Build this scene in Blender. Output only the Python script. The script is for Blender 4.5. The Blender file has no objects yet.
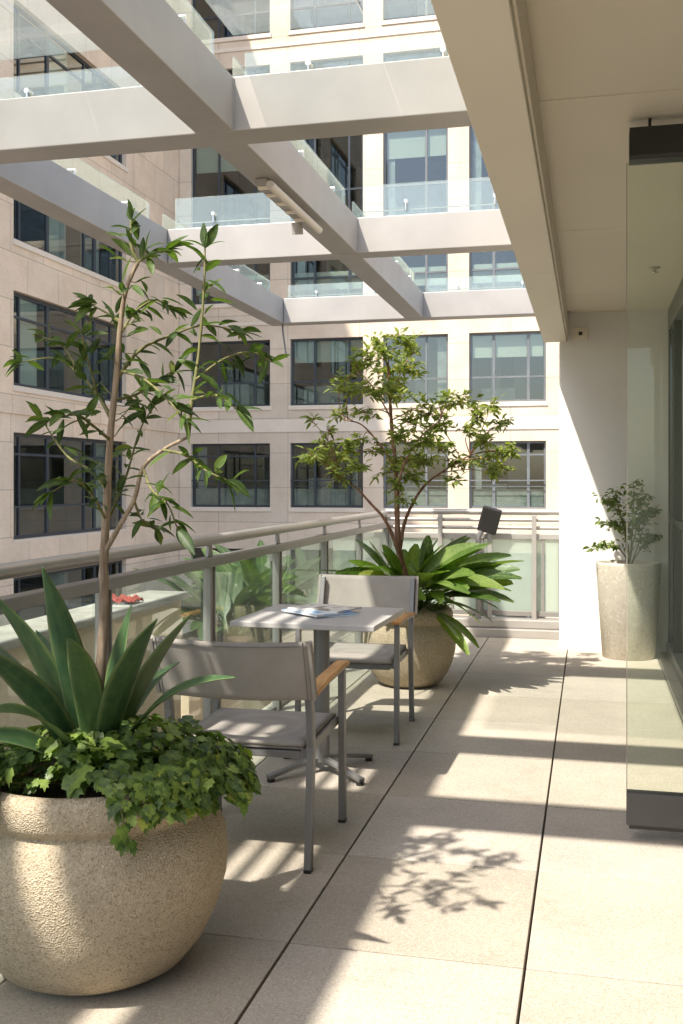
import bpy, bmesh, math, random
from mathutils import Vector, Matrix, Quaternion
random.seed(7)
sc = bpy.context.scene
COL = sc.collection
PI = math.pi
R = math.radians

# ------------------------------------------------------------------ camera
FPX, HORIZON, CAMZ, YAW = 1030.0, 482.0, 1.35, math.atan((590 - 341.5) / 1030.0)
CS, SN = math.cos(YAW), math.sin(YAW)
cam = bpy.data.cameras.new('camera')
camo = bpy.data.objects.new('camera', cam)
COL.objects.link(camo)
camo.location = (0, 0, CAMZ)
camo.rotation_euler = (R(90), 0, YAW)
cam.sensor_fit = 'AUTO'
cam.sensor_width = 36
cam.lens = FPX / 1024 * 36
cam.shift_y = -(512 - HORIZON) / 1024
cam.clip_start = 0.05
cam.clip_end = 600
sc.camera = camo

def W(px, py, d):
    """survey helper: the point seen at (px, py) standing d metres in front of the camera"""
    xc = (px - 341.5) / FPX * d
    return Vector((xc * CS - d * SN, xc * SN + d * CS, CAMZ - (py - HORIZON) / FPX * d))

def facade_x(px, Y):
    p = (px - 341.5) / FPX
    return Y * (p * CS - SN) / (CS + p * SN)

# ------------------------------------------------------------------ materials
def new_mat(name):
    m = bpy.data.materials.new(name)
    m.use_nodes = True
    nt = m.node_tree
    nt.nodes.clear()
    out = nt.nodes.new('ShaderNodeOutputMaterial')
    return m, nt, out

def N(nt, t, **kw):
    n = nt.nodes.new(t)
    for k, v in kw.items():
        setattr(n, k, v)
    return n

def coords(nt, kind='Object'):
    return N(nt, 'ShaderNodeTexCoord').outputs[kind]

def noise(nt, vec, scale, detail=4, rough=0.55):
    n = N(nt, 'ShaderNodeTexNoise')
    n.inputs['Scale'].default_value = scale
    n.inputs['Detail'].default_value = detail
    n.inputs['Roughness'].default_value = rough
    nt.links.new(vec, n.inputs['Vector'])
    return n.outputs['Fac']

def ramp(nt, fac, stops):
    r = N(nt, 'ShaderNodeValToRGB')
    els = r.color_ramp.elements
    while len(els) < len(stops):
        els.new(0.5)
    for e, (p, c) in zip(els, stops):
        e.position = p
        e.color = (c[0], c[1], c[2], 1)
    nt.links.new(fac, r.inputs['Fac'])
    return r.outputs['Color']

def mixc(nt, fac, a, b, blend='MIX'):
    m = N(nt, 'ShaderNodeMix', data_type='RGBA', blend_type=blend)
    if isinstance(fac, (int, float)):
        m.inputs[0].default_value = fac
    else:
        nt.links.new(fac, m.inputs[0])
    for i, v in ((6, a), (7, b)):
        if isinstance(v, (tuple, list)):
            m.inputs[i].default_value = (v[0], v[1], v[2], 1)
        else:
            nt.links.new(v, m.inputs[i])
    return m.outputs[2]

def bump(nt, h, strength, dist=0.01, prev=None):
    b = N(nt, 'ShaderNodeBump')
    b.inputs['Strength'].default_value = strength
    b.inputs['Distance'].default_value = dist
    nt.links.new(h, b.inputs['Height'])
    if prev is not None:
        nt.links.new(prev, b.inputs['Normal'])
    return b.outputs['Normal']

def principled(nt, out, col, rough, metal=0.0, nrm=None, spec=None):
    p = N(nt, 'ShaderNodeBsdfPrincipled')
    if isinstance(col, (tuple, list)):
        p.inputs['Base Color'].default_value = (col[0], col[1], col[2], 1)
    else:
        nt.links.new(col, p.inputs['Base Color'])
    if isinstance(rough, (int, float)):
        p.inputs['Roughness'].default_value = rough
    else:
        nt.links.new(rough, p.inputs['Roughness'])
    p.inputs['Metallic'].default_value = metal
    if spec is not None:
        p.inputs['Specular IOR Level'].default_value = spec
    if nrm is not None:
        nt.links.new(nrm, p.inputs['Normal'])
    if out is not None:
        nt.links.new(p.outputs[0], out.inputs['Surface'])
    return p

def paint(name, c, rough=0.5, var=0.08, scale=3.0, metal=0.0, bmp=0.0, bscale=200, spec=None):
    m, nt, out = new_mat(name)
    co = coords(nt)
    f = noise(nt, co, scale, 5)
    lo = tuple(v * (1 - var) for v in c)
    hi = tuple(min(1, v * (1 + var)) for v in c)
    col = ramp(nt, f, [(0.3, lo), (0.7, hi)])
    nrm = None
    if bmp:
        nrm = bump(nt, noise(nt, co, bscale, 3), bmp, 0.002)
    principled(nt, out, col, rough, metal, nrm, spec)
    return m

def speckled(name, c, dark, light, scale=160, bmp=0.5, bdist=0.004, island=0.0, rough=0.85, stain=0.12, blotch=0.0, streak=False):
    """cast concrete / aggregate"""
    m, nt, out = new_mat(name)
    co = coords(nt)
    base = ramp(nt, noise(nt, co, 2.2, 6, 0.6), [(0.3, tuple(v * (1 - stain) for v in c)), (0.7, tuple(min(1, v * (1 + stain * .7)) for v in c))])
    v = N(nt, 'ShaderNodeTexVoronoi')
    v.inputs['Scale'].default_value = scale
    nt.links.new(co, v.inputs['Vector'])
    sep = N(nt, 'ShaderNodeSeparateColor')
    nt.links.new(v.outputs['Color'], sep.inputs[0])
    g = N(nt, 'ShaderNodeMath', operation='GREATER_THAN')
    nt.links.new(sep.outputs[0], g.inputs[0]); g.inputs[1].default_value = 0.80
    l = N(nt, 'ShaderNodeMath', operation='LESS_THAN')
    nt.links.new(sep.outputs[1], l.inputs[0]); l.inputs[1].default_value = 0.16
    gm = N(nt, 'ShaderNodeMath', operation='MULTIPLY'); nt.links.new(g.outputs[0], gm.inputs[0]); gm.inputs[1].default_value = 0.5
    lm = N(nt, 'ShaderNodeMath', operation='MULTIPLY'); nt.links.new(l.outputs[0], lm.inputs[0]); lm.inputs[1].default_value = 0.5
    col = mixc(nt, gm.outputs[0], base, light)
    col = mixc(nt, lm.outputs[0], col, dark)
    if island:
        ge = N(nt, 'ShaderNodeNewGeometry')
        tint = ramp(nt, ge.outputs['Random Per Island'], [(0.0, (1 - island, 1 - island * 1.1, 1 - island * 1.3)), (0.5, (1, .99, .97)), (1.0, (1, 1, 1.02))])
        col = mixc(nt, 1.0, col, tint, 'MULTIPLY')
    if blotch:   # water marks and ingrained dirt with their own outlines
        mp = N(nt, 'ShaderNodeMapping'); mp.inputs['Scale'].default_value = (1, 1, .22) if streak else (1, 1, 1)
        nt.links.new(co, mp.inputs['Vector'])
        b1 = noise(nt, mp.outputs[0], 6.5 if streak else 2.6, 8, .7)
        col = mixc(nt, blotch, col, ramp(nt, b1, [(.30, (.55, .50, .44)), (.42, (.96, .95, .94)), (.60, (1, 1, 1)), (.72, (1.08, 1.07, 1.05))]), 'MULTIPLY')
        b2 = noise(nt, co, 17, 6, .7)
        col = mixc(nt, blotch, col, ramp(nt, b2, [(.26, (.62, .56, .49)), (.36, (1, 1, 1))]), 'MULTIPLY')
    nr = bump(nt, v.outputs['Distance'], bmp, bdist)
    nr = bump(nt, noise(nt, co, 14, 4), bmp * 0.35, 0.01, nr)
    principled(nt, out, col, rough, 0, nr, 0.3)
    return m

def leaf_mat(name, dark, mid, light, rough=0.45, trans=0.35, coat=0.3, rib=.35, edge=0.0, edgec=(.3, .34, .12), streak=None, yellow=.04):
    m, nt, out = new_mat(name)
    ge = N(nt, 'ShaderNodeNewGeometry')
    col = ramp(nt, ge.outputs['Random Per Island'], [(0.0, dark), (0.5, mid), (1.0 - yellow, light), (1.0, (light[0] * 1.7, light[1] * 1.15, light[2]))])
    co = coords(nt)
    if streak:
        mp = N(nt, 'ShaderNodeMapping'); mp.inputs['Scale'].default_value = streak
        nt.links.new(co, mp.inputs['Vector']); f = noise(nt, mp.outputs[0], 1.0, 5, .6)
    else:
        f = noise(nt, co, 60, 3)
    col = mixc(nt, 0.35, col, ramp(nt, f, [(0.35, dark), (0.65, light)]))
    at = N(nt, 'ShaderNodeAttribute', attribute_name='across')
    pale = mixc(nt, .5, col, (.34, .40, .16))
    ribf = N(nt, 'ShaderNodeMapRange'); ribf.inputs[1].default_value = 0; ribf.inputs[2].default_value = .22
    ribf.inputs[3].default_value = rib; ribf.inputs[4].default_value = 0
    nt.links.new(at.outputs['Fac'], ribf.inputs[0])
    col = mixc(nt, ribf.outputs[0], col, pale)
    if edge:
        ef = N(nt, 'ShaderNodeMapRange'); ef.inputs[1].default_value = .80; ef.inputs[2].default_value = 1.0
        ef.inputs[3].default_value = 0; ef.inputs[4].default_value = edge
        nt.links.new(at.outputs['Fac'], ef.inputs[0])
        col = mixc(nt, ef.outputs[0], col, edgec)
    rg = N(nt, 'ShaderNodeMapRange'); rg.inputs[3].default_value = rough - .08; rg.inputs[4].default_value = rough + .18
    nt.links.new(noise(nt, co, 24, 3), rg.inputs[0])
    p = principled(nt, None, col, rg.outputs[0], 0, bump(nt, f, .25, .002), coat)
    t = N(nt, 'ShaderNodeBsdfTranslucent')
    tc = mixc(nt, 1.0, col, (1.5, 1.7, 0.55), 'MULTIPLY')
    nt.links.new(tc, t.inputs['Color'])
    mx = N(nt, 'ShaderNodeMixShader'); mx.inputs[0].default_value = trans
    nt.links.new(p.outputs[0], mx.inputs[1]); nt.links.new(t.outputs[0], mx.inputs[2])
    nt.links.new(mx.outputs[0], out.inputs['Surface'])
    return m

def glass_mat(name, tint, ior=1.5, gain=1.0, base=0.0, veil=0.0, veilc=(.8, .9, .85)):
    """thin pane: tinted see-through mixed with mirror by Fresnel (front faces only)"""
    m, nt, out = new_mat(name)
    tr = N(nt, 'ShaderNodeBsdfTransparent'); tr.inputs[0].default_value = (*tint, 1)
    gl = N(nt, 'ShaderNodeBsdfGlossy'); gl.inputs['Roughness'].default_value = 0.0
    gl.inputs['Color'].default_value = (.95, 1, .97, 1)
    fr = N(nt, 'ShaderNodeFresnel'); fr.inputs['IOR'].default_value = ior
    ge = N(nt, 'ShaderNodeNewGeometry')
    inv = N(nt, 'ShaderNodeMath', operation='SUBTRACT'); inv.inputs[0].default_value = 1
    nt.links.new(ge.outputs['Backfacing'], inv.inputs[1])
    ml = N(nt, 'ShaderNodeMath', operation='MULTIPLY_ADD'); nt.links.new(fr.outputs[0], ml.inputs[0])
    ml.inputs[1].default_value = gain; ml.inputs[2].default_value = base
    m2 = N(nt, 'ShaderNodeMath', operation='MULTIPLY', use_clamp=True)
    nt.links.new(ml.outputs[0], m2.inputs[0]); nt.links.new(inv.outputs[0], m2.inputs[1])
    mx = N(nt, 'ShaderNodeMixShader')
    nt.links.new(m2.outputs[0], mx.inputs[0]); nt.links.new(tr.outputs[0], mx.inputs[1]); nt.links.new(gl.outputs[0], mx.inputs[2])
    last = mx
    if veil:
        df = N(nt, 'ShaderNodeBsdfDiffuse'); df.inputs[0].default_value = (*veilc, 1)
        tl = N(nt, 'ShaderNodeBsdfTranslucent'); tl.inputs[0].default_value = (*veilc, 1)
        ad = N(nt, 'ShaderNodeMixShader'); ad.inputs[0].default_value = .5
        nt.links.new(df.outputs[0], ad.inputs[1]); nt.links.new(tl.outputs[0], ad.inputs[2])
        vm = N(nt, 'ShaderNodeMixShader'); vm.inputs[0].default_value = veil
        nt.links.new(mx.outputs[0], vm.inputs[1]); nt.links.new(ad.outputs[0], vm.inputs[2])
        last = vm
    nt.links.new(last.outputs[0], out.inputs['Surface'])
    return m

def stone_mat(name, axis, c, bw=1.25, bh=0.86, off=0.5):
    m, nt, out = new_mat(name)
    co = coords(nt)
    sp = N(nt, 'ShaderNodeSeparateXYZ'); nt.links.new(co, sp.inputs[0])
    cb = N(nt, 'ShaderNodeCombineXYZ')
    nt.links.new(sp.outputs[axis], cb.inputs[0]); nt.links.new(sp.outputs[2], cb.inputs[1])
    br = N(nt, 'ShaderNodeTexBrick')
    nt.links.new(cb.outputs[0], br.inputs['Vector'])
    br.offset = off
    br.inputs['Scale'].default_value = 1.0
    br.inputs['Brick Width'].default_value = bw
    br.inputs['Row Height'].default_value = bh
    br.inputs['Mortar Size'].default_value = 0.010
    br.inputs['Mortar Smooth'].default_value = 0.2
    br.inputs['Color1'].default_value = (*[v * .92 for v in c], 1)
    br.inputs['Color2'].default_value = (c[0] * 1.06, c[1] * 1.03, c[2], 1)
    br.inputs['Mortar'].default_value = (*[v * .55 for v in c], 1)
    st = ramp(nt, noise(nt, co, 0.9, 6, .65), [(0.3, (.86, .83, .79)), (0.7, (1.06, 1.05, 1.04))])
    col = mixc(nt, 1.0, br.outputs['Color'], st, 'MULTIPLY')
    fine = ramp(nt, noise(nt, co, 25, 4), [(0.35, (.93, .93, .93)), (0.65, (1.04, 1.04, 1.04))])
    col = mixc(nt, 1.0, col, fine, 'MULTIPLY')
    nr = bump(nt, br.outputs['Fac'], -0.5, 0.01)
    principled(nt, out, col, 0.8, 0, nr, 0.25)
    return m

def bark_mat(name, a, b):
    m, nt, out = new_mat(name)
    co = coords(nt)
    mp = N(nt, 'ShaderNodeMapping'); mp.inputs['Scale'].default_value = (60, 60, 9)
    nt.links.new(co, mp.inputs['Vector'])
    f = noise(nt, mp.outputs[0], 1.0, 6, .65)
    col = ramp(nt, f, [(0.3, a), (0.68, b)])
    principled(nt, out, col, .85, 0, bump(nt, f, .7, .006), .2)
    return m

def fabric_mat(name, c):
    m, nt, out = new_mat(name)
    co = coords(nt)
    w1 = N(nt, 'ShaderNodeTexWave', bands_direction='X'); w1.inputs['Scale'].default_value = 75
    w2 = N(nt, 'ShaderNodeTexWave', bands_direction='Z'); w2.inputs['Scale'].default_value = 75
    for w in (w1, w2):
        nt.links.new(co, w.inputs['Vector']); w.inputs['Distortion'].default_value = .3
    mu = N(nt, 'ShaderNodeMath', operation='MULTIPLY')
    nt.links.new(w1.outputs['Fac'], mu.inputs[0]); nt.links.new(w2.outputs['Fac'], mu.inputs[1])
    f = noise(nt, co, 9, 5)
    col = mixc(nt, .35, ramp(nt, f, [(.3, tuple(v * .86 for v in c)), (.7, tuple(v * 1.1 for v in c))]),
               ramp(nt, mu.outputs[0], [(.1, tuple(v * .65 for v in c)), (.9, tuple(v * 1.2 for v in c))]))
    principled(nt, out, col, .8, 0, bump(nt, mu.outputs[0], .3, .001), .2)
    return m

def wood_mat(name):
    m, nt, out = new_mat(name)
    co = coords(nt)
    mp = N(nt, 'ShaderNodeMapping'); mp.inputs['Scale'].default_value = (60, 5, 60)
    nt.links.new(co, mp.inputs['Vector'])
    f = noise(nt, mp.outputs[0], 1.0, 5, .6)
    principled(nt, out, ramp(nt, f, [(.3, (.36, .16, .04)), (.7, (.66, .36, .12))]), .5, 0, bump(nt, f, .2, .002))
    return m

def cover_mat(name, a, b, c, seed):
    m, nt, out = new_mat(name)
    co = coords(nt)
    mp = N(nt, 'ShaderNodeMapping'); mp.inputs['Location'].default_value = (seed, seed * 2.1, 0)
    nt.links.new(co, mp.inputs['Vector'])
    f = noise(nt, mp.outputs[0], 9, 2, .4)
    col = ramp(nt, f, [(.36, a), (.44, b), (.55, b), (.6, c)])
    principled(nt, out, col, .25)
    return m

M = {}
M['paver'] = speckled('paver_concrete', (.47, .42, .35), (.31, .26, .20), (.60, .55, .48), 230, .14, .0015, island=.14, stain=.13, blotch=.3)
M['grout'] = paint('joint_dirt', (.06, .05, .04), .95)
M['pot'] = speckled('cast_stone', (.47, .385, .27), (.22, .16, .10), (.62, .53, .40), 210, .9, .004, stain=.16, blotch=.45, streak=True)
M['potgrey'] = speckled('weathered_concrete', (.60, .55, .45), (.46, .42, .33), (.70, .65, .56), 60, .25, .003, stain=.15, blotch=.4, streak=True)
M['soil'] = paint('potting_soil', (.07, .04, .025), .95, .6, 60, bmp=1.0, bscale=60)
M['soffit'] = paint('soffit_paint', (.86, .775, .64), .6, .03, .8)
M['fascia'] = paint('fascia_paint', (.86, .775, .64), .55, .03, .8)
M['white_wall'] = paint('white_render', (.80, .775, .73), .7, .035, 1.2, bmp=.15, bscale=120)
M['beam'] = paint('painted_steel', (.365, .34, .31), .40, .09, 2.2, bmp=.04, bscale=60)
M['alu'] = paint('grey_aluminium', (.28, .265, .245), .38, .06, 4, metal=.35)
M['alulight'] = paint('pale_aluminium', (.40, .375, .345), .35, .06, 4, metal=.35)
M['frame'] = paint('powder_coated_grey', (.21, .205, .20), .42, .1, 6, metal=.3)
M['tabletop'] = paint('table_laminate', (.44, .42, .40), .4, .06, 12)
M['fabric'] = fabric_mat('sling_fabric', (.345, .315, .28))
M['hem'] = paint('fabric_hem', (.16, .15, .14), .8, .1, 30)
M['teak'] = wood_mat('teak')
M['black'] = paint('black_metal', (.022, .02, .019), .4, .2, 5)
M['darkrail'] = paint('charcoal_metal', (.075, .072, .075), .35, .12, 3, metal=.2)
M['winframe'] = paint('window_frame', (.035, .045, .055), .4, .15, 2)
M['winframe_back'] = paint('window_frame_grey', (.15, .16, .165), .4, .15, 2)
M['stone_back'] = stone_mat('limestone_back', 0, (.70, .60, .48), 2.45, 1.16, 0.0)
M['stone_left'] = stone_mat('limestone_left', 1, (.80, .655, .505), 1.55, 1.16, .5)
M['sill'] = paint('stone_sill', (.72, .62, .50), .75, .06, 1.5)
M['ledge'] = paint('weathered_coping', (.36, .33, .29), .8, .25, 4, bmp=.2, bscale=60)
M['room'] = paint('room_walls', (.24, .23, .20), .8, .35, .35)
M['blind'] = paint('roller_blind', (.50, .50, .42), .8, .08, .6)
M['curtain'] = paint('curtain', (.33, .33, .30), .8, .25, 2.5)
M['winglass'] = glass_mat('window_glass', (.79, .84, .82), 1.5, 1.4, .05)
M['railglass'] = glass_mat('railing_glass', (.90, .96, .93), 1.5, 1.2, .03, .05, (.72, .82, .72))
M['glassedge'] = paint('glass_edge', (.30, .26, .20), .2, .1, 5)
M['frosted'] = glass_mat('frosted_glass', (.86, .92, .87), 1.5, .8, .01, .55, (.66, .74, .66))
M['doorglass'] = glass_mat('door_glass', (.955, .985, .945), 1.45, .8, .0, .05, (.72, .80, .64))
M['upglass'] = glass_mat('roof_glass', (.92, .955, .935), 1.5, 2.0, .08, .12, (.84, .90, .86))  # milky veil mixed in to stand for light reflected off the panes
M['roofglass'] = glass_mat('overhead_glass', (.96, .985, .975), 1.5, 1.2, .04, .09, (.85, .92, .90))  # pale veil mixed in as the haze of reflected light
M['steel'] = paint('stainless', (.72, .72, .70), .25, .05, 8, metal=.9)
M['lamp_white'] = paint('lamp_cover', (.62, .56, .48), .4, .04, 5)
M['bark_front'] = bark_mat('bark_front', (.16, .115, .075), (.40, .31, .22))
M['bark_back'] = bark_mat('bark_back', (.12, .06, .035), (.34, .19, .12))
M['twig'] = bark_mat('green_twig', (.10, .11, .04), (.24, .22, .10))
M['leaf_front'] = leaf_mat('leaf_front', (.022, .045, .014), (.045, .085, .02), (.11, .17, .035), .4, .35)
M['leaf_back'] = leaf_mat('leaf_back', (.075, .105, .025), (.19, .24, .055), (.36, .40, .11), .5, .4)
M['leaf_shrub'] = leaf_mat('leaf_shrub', (.06, .10, .025), (.13, .19, .05), (.22, .28, .08), .5, .3)
M['agave'] = leaf_mat('agave_leaf', (.03, .075, .035), (.05, .115, .045), (.115, .19, .055), .40, .16, .45, rib=.12, edge=.30, edgec=(.30, .34, .13), streak=(45, 45, 5))
M['strap'] = leaf_mat('strap_leaf', (.035, .08, .018), (.09, .17, .032), (.24, .33, .07), .35, .32, .5, rib=.6)
M['strap_dark'] = leaf_mat('strap_leaf_dark', (.02, .045, .015), (.045, .085, .022), (.11, .16, .04), .4, .25, .5, rib=.4)
M['ivy'] = leaf_mat('ivy_leaf', (.026, .058, .026), (.075, .15, .036), (.33, .44, .09), .42, .34, .45, rib=.7, yellow=.06)
M['ground'] = paint('courtyard_paving', (.26, .24, .21), .85, .15, .6)
M['white'] = paint('white_paint', (.78, .76, .72), .5, .04, 2)
M['red'] = paint('red_cloth', (.32, .03, .02), .7, .2, 10)
M['cover1'] = cover_mat('cover_print_one', (.03, .20, .62), (.80, .84, .88), (.10, .42, .78), 1.3)
M['cover2'] = cover_mat('cover_print_two', (.04, .24, .62), (.25, .52, .80), (.85, .86, .86), 4.7)
M['cover3'] = cover_mat('cover_print_three', (.55, .50, .42), (.80, .78, .74), (.30, .25, .22), 8.1)

# ------------------------------------------------------------------ mesh builder
class MB:
    def __init__(s):
        s.v, s.f, s.sm, s.at = [], [], [], []
    def add(s, vs, fs, smooth=False, across=None):
        o = len(s.v)
        vs = list(vs)
        s.at += list(across) if across is not None else [.5] * len(vs)
        s.v += [tuple(v) for v in vs]
        for f in fs:
            s.f.append(tuple(i + o for i in f)); s.sm.append(smooth)
        return s
    def box(s, x0, x1, y0, y1, z0, z1, mat=None):
        vs = [Vector((x, y, z)) for z in (z0, z1) for y in (y0, y1) for x in (x0, x1)]
        if mat is not None:
            vs = [mat @ v for v in vs]
        return s.add(vs, [(0, 2, 3, 1), (4, 5, 7, 6), (0, 1, 5, 4), (2, 6, 7, 3), (0, 4, 6, 2), (1, 3, 7, 5)])
    def bar(s, a, b, w, h, up=(0, 0, 1)):
        """square bar from a to b; h along up"""
        a, b = Vector(a), Vector(b)
        d = (b - a).normalized()
        x = d.cross(Vector(up))
        if x.length < 1e-4:
            x = d.cross(Vector((0, 1, 0)))
        x.normalize(); u = x.cross(d).normalized()
        vs = []
        for p in (a, b):
            for sx, su in ((-1, -1), (1, -1), (1, 1), (-1, 1)):
                vs.append(p + x * (sx * w / 2) + u * (su * h / 2))
        return s.add(vs, [(3, 2, 1, 0), (4, 5, 6, 7), (0, 1, 5, 4), (1, 2, 6, 5), (2, 3, 7, 6), (3, 0, 4, 7)])
    def path(s, pts, w, h, up=(0, 0, 1)):
        """bar following points, fixed section: w sideways, h along up"""
        pts = [Vector(p) for p in pts]
        vs, fs = [], []
        for i, p in enumerate(pts):
            d = (pts[min(i + 1, len(pts) - 1)] - pts[max(i - 1, 0)]).normalized()
            x = d.cross(Vector(up)).normalized(); u = x.cross(d).normalized()
            for sx, su in ((-1, -1), (1, -1), (1, 1), (-1, 1)):
                vs.append(p + x * (sx * w / 2) + u * (su * h / 2))
        n = len(pts)
        for i in range(n - 1):
            for k in range(4):
                a, b = i * 4 + k, i * 4 + (k + 1) % 4
                fs.append((a, b, b + 4, a + 4))
        fs += [(3, 2, 1, 0), tuple((n - 1) * 4 + k for k in range(4))]
        return s.add(vs, fs)
    def tube(s, pts, rad, n=10, cap=True):
        pts = [Vector(p) for p in pts]
        if not hasattr(rad, '__len__'):
            rad = [rad] * len(pts)
        d0 = (pts[1] - pts[0]).normalized()
        ref = Vector((0, 0, 1)) if abs(d0.z) < .9 else Vector((1, 0, 0))
        x = d0.cross(ref).normalized()
        vs, fs = [], []
        for i, p in enumerate(pts):
            d = (pts[min(i + 1, len(pts) - 1)] - pts[max(i - 1, 0)]).normalized()
            x = (x - d * x.dot(d)).normalized(); y = d.cross(x)
            for k in range(n):
                a = 2 * PI * k / n
                vs.append(p + (x * math.cos(a) + y * math.sin(a)) * rad[i])
        for i in range(len(pts) - 1):
            for k in range(n):
                a, b = i * n + k, i * n + (k + 1) % n
                fs.append((a, b, b + n, a + n))
        s.add(vs, fs, True)
        if cap:
            L = (len(pts) - 1) * n
            s.add([vs[k] for k in range(n)], [tuple(reversed(range(n)))])
            s.add([vs[L + k] for k in range(n)], [tuple(range(n))])
        return s
    def lathe(s, prof, n=72, wob=0.0):
        vs, fs = [], []
        ph = [random.uniform(0, 6.28) for _ in range(3)]
        for (r, z) in prof:
            for k in range(n):
                a = 2 * PI * k / n
                q = r * (1 + wob * (math.sin(2 * a + ph[0] + z * 3) + .6 * math.sin(3 * a + ph[1] - z * 5)))
                vs.append((q * math.cos(a), q * math.sin(a), z))
        for i in range(len(prof) - 1):
            for k in range(n):
                a, b = i * n + k, i * n + (k + 1) % n
                fs.append((a, b, b + n, a + n))
        s.add(vs, fs, True)
        s.add([vs[k] for k in range(n)], [tuple(reversed(range(n)))])
        return s
    def build(s, name, mat, parent=None, bevel=0.0, loc=None, seg=2):
        me = bpy.data.meshes.new(name)
        me.from_pydata(s.v, [], s.f)
        me.polygons.foreach_set('use_smooth', s.sm)
        if any(v != .5 for v in s.at):
            at = me.attributes.new('across', 'FLOAT', 'POINT')
            at.data.foreach_set('value', s.at)
        me.materials.append(mat)
        me.update()
        o = bpy.data.objects.new(name, me)
        COL.objects.link(o)
        if loc is not None:
            o.location = loc
        if parent is not None:
            o.parent = parent
        if bevel:
            b = o.modifiers.new('bevel', 'BEVEL')
            b.width = bevel; b.segments = seg; b.limit_method = 'ANGLE'; b.angle_limit = R(40)
        return o

def tag(o, label=None, cat=None, group=None, kind=None):
    if label: o['label'] = label
    if cat: o['category'] = cat
    if group: o['group'] = group
    if kind: o['kind'] = kind
    return o

def thing(name, label, cat, loc=(0, 0, 0), rz=0, group=None):
    o = bpy.data.objects.new(name, None)
    COL.objects.link(o)
    o.location = loc; o.rotation_euler = (0, 0, rz)
    o.empty_display_size = .1
    return tag(o, label, cat, group)

def copy_tree(o, parent=None):
    c = o.copy(); COL.objects.link(c)
    if parent is not None:
        c.parent = parent
    for ch in list(o.children):
        copy_tree(ch, c)
    return c

# ------------------------------------------------------------------ terrace floor
TX0, TY1 = -1.90, 9.0
XR = -1.80
xs = [TX0, -1.542, -.859, -.176, .507, .62]
ys = [2.90 + .735 * k for k in range(-7, 9)] + [TY1]
fl = MB()
for i in range(len(xs) - 1):
    for j in range(len(ys) - 1):
        gx, gy = .0038, .0032
        fl.box(xs[i] + (gx if i else 0), xs[i + 1] - gx, ys[j] + gy, ys[j + 1] - gy, -.04, random.uniform(-.0012, .0008))
floor = fl.build('terrace_floor', M['paver'], bevel=.0025)
tag(floor, kind='structure')
sl = MB().box(TX0 - .05, .62, ys[0], TY1 + .5, -.45, -.045)
tag(sl.build('terrace_slab', M['grout']), kind='structure')

# courtyard ground far below, reaching out
g = MB().add([(-220, -220, -4.6), (220, -220, -4.6), (220, 220, -4.6), (-220, 220, -4.6)], [(0, 1, 2, 3)])
tag(g.build('courtyard_ground', M['ground']), kind='structure')

# ------------------------------------------------------------------ own building
own = thing('terrace_building', 'white rendered building edge with beige soffit, end wall and dark glazed shopfront on the right', 'building')
CZ, WY, FX0, FX1, FZ = 2.72, 8.56, -.368, -.186, 2.49
fa = MB()
for (a, b) in ((-3.2, 1.80), (1.803, 5.73), (5.733, WY + .02)):
    fa.box(FX0, FX1, a, b, FZ, 4.15)
fa.build('fascia', M['fascia'], own, bevel=.004)
MB().box(FX1, FX1 + .010, -3.2, WY - .02, FZ + .035, CZ - .03).build('fascia_trim', M['fascia'], own, bevel=.002)
ce = MB()
cy = [-2.17, -.19, 1.79, 3.77, 5.75, 7.73, WY - .1]
for a, b in zip(cy[:-1], cy[1:]):
    ce.box(-.182, .93, a + .004, b - .004, CZ, CZ + .03)
    ce.box(.938, 1.9, a + .004, b - .004, CZ, CZ + .03)
ce.build('ceiling', M['soffit'], own, bevel=.002)
MB().box(-.168, 6.0, -3.2, WY + .7, CZ + .04, 4.1).build('roof', M['soffit'], own)
MB().box(-.15, .62, WY - .096, WY - .003, CZ + .002, CZ + .028).build('ceiling_trim', M['soffit'], own)
MB().box(-.236, 2.5, WY, WY + .62, -.3, CZ + .035).build('end_wall', M['white_wall'], own, bevel=.006)
MB().box(-.243, -.23, WY + .012, WY + .632, -.3, 2.486).build('end_wall_trim', M['white_wall'], own)
# shopfront along x = .6
SX = .60
MB().box(SX, SX + .10, -3.0, WY - .003, 2.55, CZ - .004).build('shopfront_header', M['frame'], own, bevel=.004)
MB().box(SX - .01, SX + .10, -3.0, WY - .004, -.02, .085).build('shopfront_sill', M['frame'], own, bevel=.004)
py = WY - .04
k = 0
while py > -3:
    fr = MB()
    fr.box(SX + .004, SX + .085, py - .035, py + .035, .087, 2.548)
    nx = py - (.50 if k == 0 else 1.15)
    if k == 0:
        fr.box(SX + .012, SX + .075, nx + .036, py - .036, .087, .14)
    fr.box(SX + .012, SX + .075, nx + .036, py - .036, 1.02, 1.07)
    fr.build('mullion', M['black'] if k < 2 else M['frame'], own, bevel=.003)
    MB().box(SX + .035, SX + .047, nx + .037, py - .037, .09, 2.546).build('pane', M['winglass'], own)
    py = nx; k += 1
room = MB()
room.box(4.6, 4.7, -3, WY, 0, 2.7); room.box(SX + .11, 4.6, -3, WY, -.1, .01); room.box(SX + .11, 4.6, -3.1, -3.0, 0, 2.7)
room.build('interior', M['white_wall'], own)
MB().box(SX + .11, 4.6, -3, WY - .01, 2.60, 2.64).build('interior_ceiling', M['blind'], own)
# lower storeys under the terrace
MB().box(TX0 - .02, 6, -3.2, TY1 + .45, -4.6, -.46).build('lower_wall', M['stone_left'], own)

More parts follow.
